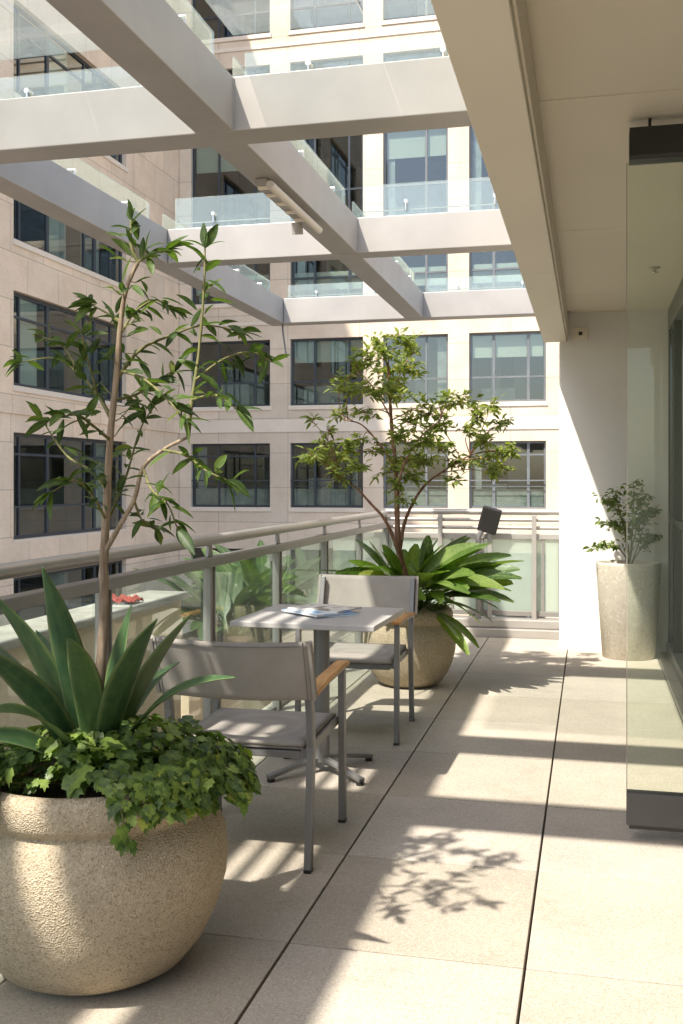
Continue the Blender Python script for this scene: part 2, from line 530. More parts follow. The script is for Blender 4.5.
# wall plate and sprinkler
pl = thing('wall_plate', 'small square cream plate with dark sensor high on the white end wall', 'wall plate', (-.075, WY - .002, 2.55))
MB().box(-.06, .06, -.012, 0, -.05, .05).build('plate', M['soffit'], pl, bevel=.003)
MB().box(-.014, .014, -.02, -.013, -.014, .014).build('sensor', M['black'], pl, bevel=.002)
sp = thing('sprinkler_head', 'small metal sprinkler head in the ceiling behind the glass door', 'sprinkler', (.40, 6.85, CZ))
MB().lathe([(.035, -.001), (.035, -.006), (.012, -.010), (.010, -.03)], 20).build('escutcheon', M['lamp_white'], sp)
MB().lathe([(.003, -.031), (.022, -.033), (.022, -.036), (.003, -.037)], 16).build('deflector', M['steel'], sp)

# ------------------------------------------------------------------ hung glass door
dr = thing('glass_door', 'open frameless glass door with charcoal bottom rail and black top rail at right edge', 'door', (.134, 4.045, 0))
DW = .464
MB().box(0, DW, -.024, .024, .058, .182).build('bottom_rail', M['darkrail'], dr, bevel=.003)
MB().box(.01, DW, -.005, .005, .040, .0565).build('brush_seal', M['black'], dr)
pn = MB().box(.0035, DW, -.006, .006, .184, 2.556).build('pane', M['doorglass'], dr)
MB().box(.0, .003, -.006, .006, .184, 2.556).build('edge', M['glassedge'], pn)
MB().box(.010, DW, -.040, .040, 2.558, 2.679).build('top_rail', M['black'], dr, bevel=.003)
MB().box(.010, DW, -.0435, -.0402, 2.562, 2.572).build('rail_strip', M['darkrail'], dr)
MB().tube([(.085, 0, 2.680), (.085, 0, CZ - .001)], .006, 10).build('hanger_rod', M['black'], dr)

# ------------------------------------------------------------------ railings
def railing(name, label, a, b, npost, kerb, frosted):
    t = thing(name, label, 'railing', (a[0], a[1], 0), math.atan2(b[1] - a[1], b[0] - a[0]))
    L = math.hypot(b[0] - a[0], b[1] - a[1])
    return t, L
# left railing, runs along y
t = thing('glass_railing', 'grey metal railing with clear glass panels along the left edge of the terrace', 'railing', (XR, 0, 0))
posts = [9.2 - 1.12 * k for k in range(0, 12)]
yA, yB = posts[-1], 9.2
MB().tube([(0, yA, 1.068), (0, yB, 1.068)], .026, 14).build('top_rail', M['alulight'], t)
MB().box(-.034, .034, yA, yB, .940, .985).build('mid_rail', M['alu'], t, bevel=.004)
for y in posts:
    p = MB()
    p.box(-.020, .020, y - .034, y - .022, -.05, .939); p.box(-.020, .020, y + .022, y + .034, -.05, .939)
    p.box(-.014, .014, y - .0215, y + .0215, -.05, .939)
    p.add([(-.007, y - .034, .986), (.007, y - .034, .986), (.007, y + .034, .986), (-.007, y + .034, .986),
           (-.007, y - .018, 1.05), (.007, y - .018, 1.05), (.007, y + .018, 1.05), (-.007, y + .018, 1.05)],
          [(0, 1, 5, 4), (1, 2, 6, 5), (2, 3, 7, 6), (3, 0, 4, 7), (4, 5, 6, 7), (3, 2, 1, 0)])
    p.build('post', M['alu'], t, bevel=.002)
for y1, y0 in zip(posts[:-1], posts[1:]):
    MB().box(-.018, -.006, y0 + .05, y1 - .05, .03, .939).build('glass_panel', M['railglass'], t)
MB().box(-.05, -.005, yA, yB, -.2, -.042).build('kerb', M['alu'], t)
MB().box(-.03, .0, yA, yB, -.04, .028).build('bottom_rail', M['alu'], t, bevel=.003)

# rear railing, runs along x
t = thing('glass_railing', 'pale metal railing with frosted glass panels and kerb across the far end of the terrace', 'railing', (0, 9.2, 0))
x0, x1 = XR, -.25
for z, r in ((1.085, .024), (1.015, .016), (.945, .016)):
    MB().tube([(x0, 0, z), (x1, 0, z)], r, 12).build('rail', M['alulight'], t)
MB().box(x0 + .03, x1, -.025, .025, .845, .895).build('frame_rail', M['alulight'], t, bevel=.004)
MB().box(x0 + .03, x1, -.02, .02, .17, .215).build('frame_rail', M['alu'], t, bevel=.004)
rp = [-1.30, -.86, -.475]
for x in rp:
    p = MB(); p.box(x - .02, x + .02, -.065, -.028, .15, 1.06)
    p.build('post', M['alulight'], t, bevel=.003)
for x in (-1.765, -1.2, -.93, -.40, -.255):
    MB().box(x - .012, x + .012, -.019, .019, .216, .844).build('stile', M['alu'], t)
ed = [x0 + .035, -1.2, -.93, -.40, -.255]
for a, b in zip(ed[:-1], ed[1:]):
    MB().box(a + .013, b - .013, -.006, .006, .216, .844).build('glass_panel', M['frosted'], t)
kb = MB(); kb.box(x0 - .05, x1, -.19, .06, -.02, .075); kb.box(x0 - .05, x1, -.13, .06, .077, .15)
kb.build('kerb', M['alulight'], t, bevel=.008)

# black tilted panel on a post behind the rear railing
t = thing('floodlight', 'black tilted floodlight on a slim dark post standing at the far frosted railing', 'floodlight', (-.955, 9.085, 0))
MB().tube([(0, 0, .151), (0, 0, .86), (.03, 0, .92)], .024, 12).build('post', M['frame'], t)
mt = Matrix.Translation((.10, -.01, 1.015)) @ Matrix.Rotation(R(16), 4, 'Y') @ Matrix.Rotation(R(12), 4, 'X')
MB().box(-.085, .085, -.026, .026, -.115, .115, mt).build('head', M['black'], t, bevel=.012)
MB().box(-.07, .07, .027, .032, -.10, .10, mt).build('lens', M['darkrail'], t, bevel=.002)

# ------------------------------------------------------------------ pergola
pg = thing('steel_pergola', 'pale grey steel beam grid with glass upstands open over the terrace', 'pergola')
KZ = 1.95
ZB, ZT = CAMZ + KZ, CAMZ + KZ * 1.155
LR = (-2.147, -1.926)   # right long beam
LL = (-3.87, -3.66)     # left long beam
crossY = [2.08, 3.20, 5.42, 8.56, 12.12]  # second beam is out of view, added to cast a floor shadow band
crossW = [.24, .20, .24, .22, .22]
xl, xr = LL[1] + .003, FX0 + .003
# the left long beam runs through; cross beams butt against it, right long beams butt between them
MB().box(LL[0], LL[1], -2.6, crossY[4] + crossW[4], ZB + .0015, ZT - .002).build('long_beam', M['beam'], pg, bevel=.005)
for y, w in zip(crossY, crossW):
    MB().box(xl, xr, y, y + w, ZB, ZT).build('cross_beam', M['beam'], pg, bevel=.006)
segs = [(-2.6, crossY[0])] + [(crossY[i] + crossW[i], crossY[i + 1]) for i in range(4)]
for (a, b) in segs:
    bm_ = MB().box(*LR, a + .003, b - .003, ZB + .0015, ZT - .002).build('long_beam', M['beam'], pg, bevel=.005)
    # end plates where the beams are bolted together
    for y0, y1 in ((a + .0035, a + .013), (b - .013, b - .0035)):
        if y0 > 0:
            MB().box(LR[0] - .006, LR[1] + .006, y0, y1, ZB + .004, ZT - .006).build('end_plate', M['beam'], bm_, bevel=.002)
# glass upstands along the beams of the far bays with point fittings
def upstand(a, b, h, z=ZT):
    a, b = Vector(a).to_3d(), Vector(b).to_3d()
    d = (b - a).normalized(); n = Vector((-d.y, d.x, 0))
    mb = MB(); mb.bar(a + Vector((0, 0, z + .015 + h / 2)), b + Vector((0, 0, z + .015 + h / 2)), .014, h)
    gp = mb.build('glass_panel', M['upglass'], pg)
    ch = MB(); ch.bar(a + Vector((0, 0, z + .008)), b + Vector((0, 0, z + .008)), .03, .014)
    ch.bar(a + Vector((0, 0, z + .28 * h)) + n * .012, b + Vector((0, 0, z + .28 * h)) + n * .012, .008, .009)
    ch.build('clamp_rail', M['alulight'], gp)
    L = (b - a).length; k = max(2, int(L / .75))
    for i in range(k):
        p = a + d * (L * (i + .5) / k) + Vector((0, 0, z + .5 * h))
        f = MB(); f.tube([p - n * .03, p + n * .03], .016, 10); f.tube([p - n * .022 + Vector((0, 0, -.075)), p - n * .022], .007, 6)
        f.build('fitting', M['steel'], gp)
for (y, w, h) in ((crossY[2], crossW[2], .17), (crossY[3], crossW[3], .29), (crossY[4], crossW[4], .17)):
    upstand((LL[1] + .02, y + w * .6), (LR[0] - .02, y + w * .6), h)
    upstand((LR[1] + .02, y + w * .6), (xr - .03, y + w * .6), h)
for i in (3, 4):
    a, b = crossY[i - 1] + crossW[i - 1], crossY[i]
    hh = .22 if i == 3 else .20
    upstand((LL[0] + .05, a + .05), (LL[0] + .05, b - .05), hh)
    upstand((LR[0] + .12, a + .05), (LR[0] + .12, b - .05), hh)
upstand((LR[0] + .12, crossY[1] + .3), (LR[0] + .12, crossY[2] - .05), .22)
upstand((LL[0] + .05, crossY[1] + .3), (LL[0] + .05, crossY[2] - .05), .22)
for (p, q) in ((LL[1] + .02, LR[0] - .02), (LR[1] + .02, FX0 - .03)):
    m_ = (p + q) / 2
    for (u, v) in ((p, m_ - .006), (m_ + .006, q)):
        MB().box(u, v, crossY[1] + crossW[1] + .05, crossY[2] - .06, ZT + .20, ZT + .212).build('roof_glass', M['roofglass'], pg)
# unseen boards added over the near bays to cast broken shade on seating
for (a, b) in ((-3.63, -2.93), (-2.82, -2.52)):
    MB().box(a, b, -2.5, 3.18, ZT + .02, ZT + .05).build('unseen_shade_board', M['beam'], pg)
MB().box(-2.41, -2.20, -2.5, .75, ZT + .02, ZT + .05).build('unseen_shade_board', M['beam'], pg)
for (a, b) in ((-2.465, -2.425), (-2.355, -2.305)):
    MB().box(a, b, .76, 3.18, ZT + .02, ZT + .05).build('unseen_shade_board', M['beam'], pg)
MB().tube([(-3.70, crossY[4] + .1, ZB), (-3.69, crossY[4] + .1, ZB - .12), (-3.63, crossY[4] + .05, ZB - .42)], .012, 8).build('hanging_cable', M['frame'], pg)
# linear lamp under the right long beam
lm = thing('tube_lamp', 'cream tube lamp with bracket fixed under a grey pergola beam', 'lamp', (-2.03, 6.85, ZB))
MB().box(-.06, .015, -.55, .44, -.040, -.002).build('mounting_plate', M['beam'], lm, bevel=.004)
MB().tube([(.055, -.60, -.062), (.055, .62, -.062)], .027, 14).build('tube', M['lamp_white'], lm)
for y in (-.5, -.32, -.1, .12, .34):
    MB().box(-.055, .028, y - .012, y + .012, -.060, -.042).build('bracket', M['soffit'], lm)
MB().tube([(-.06, .42, -.046), (-.06, .44, -.13)], .042, 12).build('sensor', M['beam'], lm)

# ------------------------------------------------------------------ neighbouring buildings
def facade_wall(mb, to_world, u0, u1, z0, z1, cols, rows, th=.35):
    """solid wall with real openings: to_world(u, depth, z)"""
    us = sorted({u0, u1, *[c for cc in cols for c in cc]})
    zs = sorted({z0, z1, *[r for rr in rows for r in rr]})
    def hole(a, b, c, d):
        um, zm = (a + b) / 2, (c + d) / 2
        return any(q[0] < um < q[1] for q in cols) and any(q[0] < zm < q[1] for q in rows)
    for i in range(len(us) - 1):
        for j in range(len(zs) - 1):
            a, b, c, d = us[i], us[i + 1], zs[j], zs[j + 1]
            if hole(a, b, c, d):
                P = [to_world(u, dp, z) for dp in (0, th) for (u, z) in ((a, c), (b, c), (b, d), (a, d))]
                mb.add(P, [(0, 1, 5, 4), (1, 2, 6, 5), (2, 3, 7, 6), (3, 0, 4, 7)])
            else:
                mb.add([to_world(u, 0, z) for (u, z) in ((a, c), (b, c), (b, d), (a, d))], [(0, 1, 2, 3)])
                mb.add([to_world(u, th, z) for (u, z) in ((a, c), (b, c), (b, d), (a, d))], [(3, 2, 1, 0)])

def pbox(mb, tw, u0, u1, d0, d1, z0, z1):
    P = [tw(u, d, z) for z in (z0, z1) for d in (d0, d1) for u in (u0, u1)]
    mb.add(P, [(0, 2, 3, 1), (4, 5, 7, 6), (0, 1, 5, 4), (2, 6, 7, 3), (0, 4, 6, 2), (1, 3, 7, 5)])

def window(bld, tw, u0, u1, z0, z1, mull, trans, fm, fw=.07, guard=False):
    f = MB(); A, B = .14, .22
    e = .002
    pbox(f, tw, u0 + e, u0 + fw, A, B, z0 + e, z1 - e); pbox(f, tw, u1 - fw, u1 - e, A, B, z0 + e, z1 - e)
    pbox(f, tw, u0 + fw, u1 - fw, A + .002, B - .002, z0 + e, z0 + fw); pbox(f, tw, u0 + fw, u1 - fw, A + .002, B - .002, z1 - fw, z1 - e)
    for m, w in mull:
        x = u0 + (u1 - u0) * m
        pbox(f, tw, x - w / 2, x + w / 2, A + .004, B - .004, z0 + fw, z1 - fw)
    for m in trans:
        z = z0 + (z1 - z0) * m
        pbox(f, tw, u0 + fw, u1 - fw, A + .006, B - .006, z - .03, z + .03)
    if guard:
        pbox(f, tw, u0 + .01, u1 - .01, .03, .06, z0 + .88, z0 + .92)
        pbox(f, tw, u0 + .01, u1 - .01, .035, .055, z0 + .70, z0 + .72)
    fo = f.build('window', fm, bld)
    q = MB(); pbox(q, tw, u0 - .05, u1 + .05, -.035, -.002, z0 - .14, z0 - .004); q.build('sill', M['sill'], fo)
    p = MB(); pbox(p, tw, u0 + fw, u1 - fw, .175, .185, z0 + fw, z1 - fw)
    p.build('pane', M['winglass'], fo)
    return fo

# --- far building, front parallel to x
YB = 33.0
far = thing('office_building', 'sunlit limestone office building facing the terrace across the courtyard', 'building')
twb = lambda u, d, z: Vector((u, YB + d, z))
bc = [(facade_x(a, YB), facade_x(b, YB)) for a, b in ((191, 270), (290, 363), (383, 448), (469, 546), (567, 640), (661, 740))]
brw = [(-3.1, -.9), (.50, 2.65), (3.90, 6.12), (7.4, 9.5), (9.9, 13.05), (14.0, 15.35), (16.4, 18.6), (20.0, 22.2)]
w = MB()
facade_wall(w, twb, -13.68, 14.0, -4.6, 24.5, bc, brw)
w.build('wall', M['stone_back'], far)
bd = MB()
for z, hh in ((3.02, .42), (6.62, .10), (9.66, .10), (13.45, .12), (15.9, .12)):
    pbox(bd, twb, -13.66, 13.9, -.030, -.002, z, z + hh)
bd.build('string_course', M['sill'], far)
inn = MB()
zz = [-4.6] + [(a[1] + b[0]) / 2 for a, b in zip(brw[:-1], brw[1:])] + [24.4]
for z in zz:
    pbox(inn, twb, -13.6, 14, .36, 6, z - .12, z + .12)
pbox(inn, twb, -13.6, 14, 5.5, 6, -4.6, 24.4)
for a, b in zip(bc[:-1], bc[1:]):
    pbox(inn, twb, (b[0] + a[1]) / 2 - .08, (b[0] + a[1]) / 2 + .08, .4, 5.4, -4.6, 24.4)
pbox(inn, twb, -13.62, -13.45, .37, 5.49, -4.59, 24.39)
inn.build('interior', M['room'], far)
rnd = random.Random(5)
for ri, (z0, z1) in enumerate(brw):
    for ci, (a, b) in enumerate(bc):
        low = z1 - z0 < 1.6
        mull = [(.34, .06), (.80, .06)] if ci == 0 else [(.33, .07), (.80, .06)] if ci in (1, 4) else [(.66, .07)] if ci == 2 else [(.32, .09), (.77, .09)]
        tr = [] if low else ([.36] if ri != 1 else [.80])
        window(far, twb, a, b, z0, z1, mull, tr, M['winframe_back'] if ci >= 2 else M['winframe'], guard=(ri == 1))
        q = rnd.random()
        if ri == 3:
            m = MB(); pbox(m, twb, a + .1, b - .1, .24, .26, z0 + .35, z0 + .95); m.build('blind', M['blind'], far)
        elif q < .30 and not low:
            m = MB(); h = rnd.choice((.2, .35))
            pbox(m, twb, a + .1, b - .1, .26, .28, z1 - (z1 - z0) * h, z1 - .08); m.build('blind', M['blind'], far)
        if rnd.random() < .6:
            m = MB(); s0 = a + (b - a) * rnd.choice((.05, .06, .82))
            pbox(m, twb, s0, s0 + rnd.uniform(.2, .35), .31, .34, z0 + .05, z1 - .1); m.build('curtain', M['curtain'], far)
        if ri == 1:
            m = MB(); pbox(m, twb, a + .09, b - .09, .225, .24, z0 + .08, z0 + .62); m.build('lower_panel', M['curtain'], far)
        for _ in range(2):
            m = MB(); s0 = rnd.uniform(a - .4, b); d0 = rnd.uniform(1.9, 4.5)
            pbox(m, twb, s0, s0 + rnd.uniform(.25, .9), d0, d0 + .3, z0 - .3, z1 + .25); m.build('partition', M['blind'] if rnd.random() < .6 else M['curtain'], far)
        # desks and shelves standing back in the rooms
        m = MB(); s0 = a + rnd.uniform(.1, .6)
        pbox(m, twb, s0, s0 + rnd.uniform(.8, 1.4), 1.2, 1.8, z0 - .1, z0 + rnd.uniform(.4, 1.1)); m.build('desk', M['curtain'] if rnd.random() < .5 else M['blind'], far)

# --- left building, front parallel to y
XL = -13.7
lef = thing('office_building', 'shaded pinkish limestone office building with wide dark windows along the left', 'building')
twl = lambda u, d, z: Vector((XL - d, u, z))
lc = [(5.8, 12.1), (14.2, 20.5), (22.6, 28.9)]
lrw = [(-3.6, -1.0), (-.07, 2.57), (3.72, 6.05), (7.3, 9.5), (10.9, 13.2), (14.4, 16.7), (17.9, 20.2)]
w = MB()
facade_wall(w, twl, -4.0, 33.35, -4.6, 23.5, lc, lrw)
w.build('wall', M['stone_left'], lef)
bd = MB()
for z in (-.62, 3.02,):
    pbox(bd, twl, -4, 32.95, -.04, -.002, z, z + .5)
bd.build('string_course', M['stone_left'], lef)
inn = MB()
zz = [-4.6] + [(a[1] + b[0]) / 2 for a, b in zip(lrw[:-1], lrw[1:])] + [23.4]
for z in zz:
    pbox(inn, twl, -4, 33, .36, 5, z - .1, z + .1)
pbox(inn, twl, -4, 33, 4.8, 5, -4.6, 23.4)
for q in (-3.9, 13.1, 21.5, 32.6):
    pbox(inn, twl, q, q + .2, .37, 4.79, -4.59, 23.39)
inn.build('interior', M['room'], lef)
pbr = MB(); pbox(pbr, twl, -4, 33, .36, 6, 23.42, 23.5); pbr.build('roof', M['sill'], lef)
for ri, (z0, z1) in enumerate(lrw):
    for ci, (a, b) in enumerate(lc):
        window(lef, twl, a, b, z0, z1, [(.08, .07), (.30, .13), (.62, .08), (.72, .13), (.88, .08)], [.74] if ri != 1 else [.30, .80], M['winframe'], .09, guard=False)
        for kk in range(3):
            if rnd.random() < .75:
                m = MB(); s0 = a + (b - a) * rnd.choice((.09, .32, .34, .64, .74))
                pbox(m, twl, s0, s0 + rnd.uniform(.5, 1.3), .26 + .03 * kk, .28 + .03 * kk, z0 + .06, z1 - .1)
                m.build(rnd.choice(('blind', 'curtain')), M['blind'] if rnd.random() < .45 else M['curtain'], lef)

# stone planter wall just outside the railing, with a red cloth
t = thing('stone_ledge', 'pale stone ledge just outside the left glass railing', 'ledge', (-3.05, 5.4, 0))
MB().box(-.17, .17, -2.6, 1.75, .49, .54).build('coping', M['ledge'], t, bevel=.008)
MB().box(-.12, .12, -2.55, 1.70, -4.58, .489).build('base', M['stone_left'], t)
t = thing('outer_planter', 'stone planter trough outside the far part of the left glass railing', 'planter', (-3.0, 9.6, 0))
MB().box(-.45, .45, -2.2, 2.6, -4.58, .02).build('trough', M['stone_left'], t, bevel=.01)
MB().box(-.38, .38, -2.1, 2.5, .021, .05).build('soil', M['soil'], t)
c = MB()
nx, ny = 16, 8
vs = [(-.12 + .24 * i / nx, -.10 + .2 * j / ny, .006 + .022 * math.sin(i * 1.1) * math.sin(j * .9 + i * .4) ** 2 + .02 * random.random()) for j in range(ny + 1) for i in range(nx + 1)]
fs = [(j * (nx + 1) + i, j * (nx + 1) + i + 1, (j + 1) * (nx + 1) + i + 1, (j + 1) * (nx + 1) + i) for j in range(ny) for i in range(nx)]
c.add(vs, fs, True)
o = c.build('folded_cloth', M['red'], None, loc=(-3.05, 6.35, .555))
so = o.modifiers.new('solid', 'SOLIDIFY'); so.thickness = .008
tag(o, 'crumpled red cloth lying on the pale stone ledge beyond the railing', 'cloth')

# ------------------------------------------------------------------ plant helpers
def leaf(mb, base, d, up, L, Wd, droop=.3, fold=.25, n=5, shape='oval', twist=0.0):
    """one folded, drooping leaf blade as a strip"""
    d = Vector(d).normalized(); up = Vector(up)
    sd = d.cross(up)
    if sd.length < 1e-3:
        sd = d.cross(Vector((1, .3, 0)))
    sd.normalize(); nr = sd.cross(d).normalized()
    if twist:
        q = Quaternion(d, twist); sd = q @ sd; nr = q @ nr
    vs, fs = [], []
    p = Vector(base); cur = d.copy(); st = L / n
    for i in range(n + 1):
        t = i / n
        if shape == 'oval':
            wd = math.sin(PI * min(1, t * .96 + .02)) ** .8 * (1.12 - .35 * t)
        elif shape == 'lance':
            wd = math.sin(PI * (t ** .75)) ** 1.1
        elif shape == 'agave':
            wd = (.42 + 1.15 * t - .1 * t * t) if t < .5 else max(0, (1 - ((t - .5) / .5) ** 1.7)) * .97
        elif shape == 'broad':
            wd = .15 if t < .36 else math.sin(PI * min(1, ((t - .36) / .64) ** .85 * .93 + .05)) ** .55
        else:  # strap
            wd = (.22 + 1.3 * t if t < .6 else max(0, 1 - ((t - .6) / .4) ** 2.0))
        w2 = Wd / 2 * max(wd, .015)
        nn = sd.cross(cur).normalized()
        fo = fold * w2
        vs += [p - sd * w2 + nn * fo, p.copy(), p + sd * w2 + nn * fo]
        p = p + cur * st
        cur = (cur + Vector((0, 0, -1)) * (droop / n)).normalized()
    for i in range(n):
        a = i * 3
        fs += [(a, a + 1, a + 4, a + 3), (a + 1, a + 2, a + 5, a + 4)]
    mb.add(vs, fs, True, [1, 0, 1] * (n + 1))

def rand_dir(rng, zlo=-.4, zhi=.8):
    a = rng.uniform(0, 2 * PI); z = rng.uniform(zlo, zhi); r = math.sqrt(max(.01, 1 - z * z))
    return Vector((r * math.cos(a), r * math.sin(a), z))

def spline(pts, n=8):
    pts = [Vector(p) for p in pts]
    P = [pts[0] * 2 - pts[1]] + pts + [pts[-1] * 2 - pts[-2]]
    out = []
    for i in range(1, len(P) - 2):
        for k in range(n):
            t = k / n
            a, b, c, d = P[i - 1], P[i], P[i + 1], P[i + 2]
            out.append(.5 * ((2 * b) + (c - a) * t + (2 * a - 5 * b + 4 * c - d) * t * t + (3 * b - a - 3 * c + d) * t ** 3))
    out.append(pts[-1])
    return out

# ------------------------------------------------------------------ pots
FP = Vector((-1.356, 2.66, 0))
def bowl(name, label, loc, s, zs=1.0):
    t = thing(name, label, 'planter', loc)
    prof = [(.0, .0), (.195, .0), (.215, .008), (.262, .035), (.31, .095), (.345, .17), (.368, .25), (.373, .31), (.366, .37), (.348, .415), (.328, .440), (.321, .449),
            (.325, .456), (.338, .463), (.346, .477), (.349, .497), (.348, .520), (.341, .539), (.328, .551), (.312, .554), (.300, .544), (.294, .52), (.290, .47), (.0, .468)]
    MB().lathe([(max(r * s, .001), z * s * zs) for r, z in prof], 96, .003).build('bowl', M['pot'], t)
    so = MB(); n = 24
    vs = [(0, 0, .50 * s * zs)] + [(.293 * s * rr * math.cos(2 * PI * k / n), .293 * s * rr * math.sin(2 * PI * k / n), (.505 - .02 * rr + random.uniform(-.006, .006)) * s * zs) for rr in (.5, 1) for k in range(n)]
    fs = [(0, 1 + k, 1 + (k + 1) % n) for k in range(n)] + [(1 + k, 1 + n + k, 1 + n + (k + 1) % n, 1 + (k + 1) % n) for k in range(n)]
    so.add(vs, fs, True); so.build('soil', M['soil'], t)
    return t
bowl('planter_bowl', 'large rounded sandy cast stone bowl in the near left corner', FP, 1.0)
BP = Vector((-1.175, 6.81, 0))
bowl('planter_bowl', 'rounded sandy cast stone bowl behind the far chair', BP, .83, 1.12)
TP = Vector((.289, 8.26, 0))
t = thing('tall_planter', 'tall tapered weathered concrete planter against the white end wall', 'planter', TP)
MB().lathe([(.001, 0), (.190, 0), (.198, .006), (.245, .71), (.247, .728), (.241, .733), (.222, .733), (.216, .72), (.212, .66), (.001, .655)], 72, .002).build('vase', M['potgrey'], t)
MB().lathe([(.205, .662), (.1, .672), (.001, .675)], 32).build('soil', M['soil'], t)

# ------------------------------------------------------------------ front agave
rng = random.Random(11)
AG = FP + Vector((-.015, .03, .49))
ag = MB()
def toward(px, py, d):
    return W(px, py, d)
tips = [(2, 592, 2.78, .105), (-28, 640, 2.6, .10), (48, 575, 2.72, .095), (72, 622, 2.5, .10), (42, 632, 3.1, .09), (128, 612, 3.05, .09), (152, 618, 2.5, .10),
        (182, 618, 2.95, .10), (226, 664, 2.62, .088), (-10, 700, 2.45, .10), (-38, 615, 3.0, .1), (-30, 735, 2.6, .1),
        (172, 655, 3.2, .10)]
for (px, py, d, wd) in tips:
    tip = toward(px, py, d)
    v = tip - AG
    hz = Vector((v.x, v.y, 0)); 
    base = AG + hz.normalized() * .035 + Vector((0, 0, rng.uniform(-.01, .03)))
    v = tip - base
    L = v.length * 1.06
    dr = rng.uniform(.8, 1.3) * (1.5 if v.z < .2 else 1)
    d0 = (v.normalized() + Vector((0, 0, .5 * dr))).normalized()
    leaf(ag, base, d0, Vector((0, 0, 1)) + hz.normalized() * -.4, L, wd * 1.12, dr, .30, 12, 'agave', rng.choice((-1, 1)) * rng.uniform(.15, .65))
for k in range(6):
    a = k * 1.05; d0 = Vector((math.cos(a) * .35, math.sin(a) * .35, 1))
    leaf(ag, AG + Vector((0, 0, .02)), d0, -Vector((math.cos(a), math.sin(a), .1)), rng.uniform(.2, .28), .06, .1, .6, 10, 'agave')
o = ag.build("agave", M["agave"])
so = o.modifiers.new('solid', 'SOLIDIFY'); so.thickness = .005; so.offset = -1
sb = o.modifiers.new('sub', 'SUBSURF'); sb.levels = 1; sb.render_levels = 1
tag(o, 'broad dark green agave rosette in the near stone bowl', 'agave')

# ------------------------------------------------------------------ ivy in front bowl
def ivy_leaf(mb, c, nrm, tipdir, s, rng):
    nrm = Vector(nrm).normalized()
    t = Vector(tipdir) - nrm * Vector(tipdir).dot(nrm)
    if t.length < 1e-3:
        t = nrm.orthogonal()
    t.normalize(); x = t.cross(nrm)
    out = [(0, -.34), (.20, -.46), (.40, -.30), (.56, -.02), (.34, .10), (.40, .38), (.18, .34), (0, .70), (-.18, .34), (-.40, .38), (-.34, .10), (-.56, -.02), (-.40, -.30), (-.20, -.46)]
    cup = rng.uniform(-.45, .15); lob = rng.uniform(.75, 1.15); lon = rng.uniform(.85, 1.25)
    out = [(a * lob, b * lon) for a, b in out]
    vs = [Vector(c)]
    for (a, b) in out:
        r2 = a * a + b * b
        vs.append(Vector(c) + x * (a * s) + t * (b * s) + nrm * (s * (cup * r2 + .10 * abs(a) + rng.uniform(-.03, .03))))
    n = len(out)
    mb.add(vs, [(0, 1 + k, 1 + (k + 1) % n) for k in range(n)], True, [0] + [1] * n)
rng = random.Random(21)
iv = MB(); stems = MB()
def az(a):
    return Vector((math.cos(a), math.sin(a), 0))
for i in range(760):   # mound over the soil
    a = rng.uniform(0, 2 * PI)
    front = max(0, math.cos(a - R(-80))) ** 2
    rmax = .335 - .10 * front * (1 if a > PI else 0) - .02
    r = rmax * math.sqrt(rng.uniform(.04, 1))
    side = max(0, math.cos(a - R(0)))
    h = .50 + .10 * (1 - (r / .36) ** 2) + rng.uniform(-.02, .075) + .05 * side * r / .3
    c = FP + az(a) * r + Vector((0, 0, h))
    n = az(a) * rng.uniform(0, .9) + Vector((0, 0, 1)) + rand_dir(rng) * .6
    ivy_leaf(iv, c, n, az(a) + Vector((0, 0, -.5)) + rand_dir(rng) * .7, rng.choice((1, 1, 1.35)) * rng.uniform(.020, .042), rng)
for i in range(70):   # older, larger leaves in the middle
    a = rng.uniform(R(-75), R(25)); r = rng.uniform(.12, .30)
    c = FP + az(a) * r + Vector((0, 0, .555 + .05 * rng.random()))
    ivy_leaf(iv, c, az(a) * rng.uniform(.2, .9) + Vector((0, 0, 1)) + rand_dir(rng) * .5, az(a) + Vector((0, 0, -.8)) + rand_dir(rng) * .6, rng.uniform(.048, .066), rng)
for i in range(130):   # bushy left side
    a = rng.uniform(R(175), R(250)); r = rng.uniform(.20, .36)
    c = FP + az(a) * r + Vector((0, 0, .545 + .09 * rng.random() - max(0, r - .32)))
    ivy_leaf(iv, c, az(a) * rng.uniform(.2, .9) + Vector((0, 0, 1)) + rand_dir(rng) * .6, az(a) + Vector((0, 0, -.8)) + rand_dir(rng) * .6, rng.uniform(.022, .045), rng)
trails = [(-57, .10), (-48, .05), (-40, .04), (-33, .06), (-27, .05), (-20, .06), (-13, .05), (-6, .06), (2, .05), (9, .07), (16, .05), (24, .06), (33, .05), (45, .08), (70, .08), (-112, .05), (-122, .07)]
for (deg, ln) in trails:   # trails over the rim
    a = R(deg); p = FP + az(a) * .25 + Vector((0, 0, .56)); ext = .06 if -15 < deg < 40 else .012
    pts = [FP + Vector((0, 0, .50)), p, FP + az(a) * .345 + Vector((0, 0, .585)), FP + az(a + .05) * (.375 + ext * .6) + Vector((0, 0, .55)), FP + az(a + .1) * (.38 + ext) + Vector((0, 0, .55 - ln))]
    pts = spline(pts, 6)
    stems.tube(pts, .0025, 5)
    for q in pts[8:]:
        for _ in range(2 if deg < -40 else 4):
            c = q + rand_dir(rng) * rng.uniform(.006, .03)
            n = az(a) * rng.uniform(.5, 1.2) + Vector((0, 0, rng.uniform(.2, 1.1))) + rand_dir(rng) * .4
            ivy_leaf(iv, c, n, az(a) * .4 + Vector((0, 0, -1)) + rand_dir(rng) * .5, rng.uniform(.024, .042), rng)
ivo = thing('ivy', 'dense ivy spilling over the rim of the near stone bowl', 'ivy', FP)
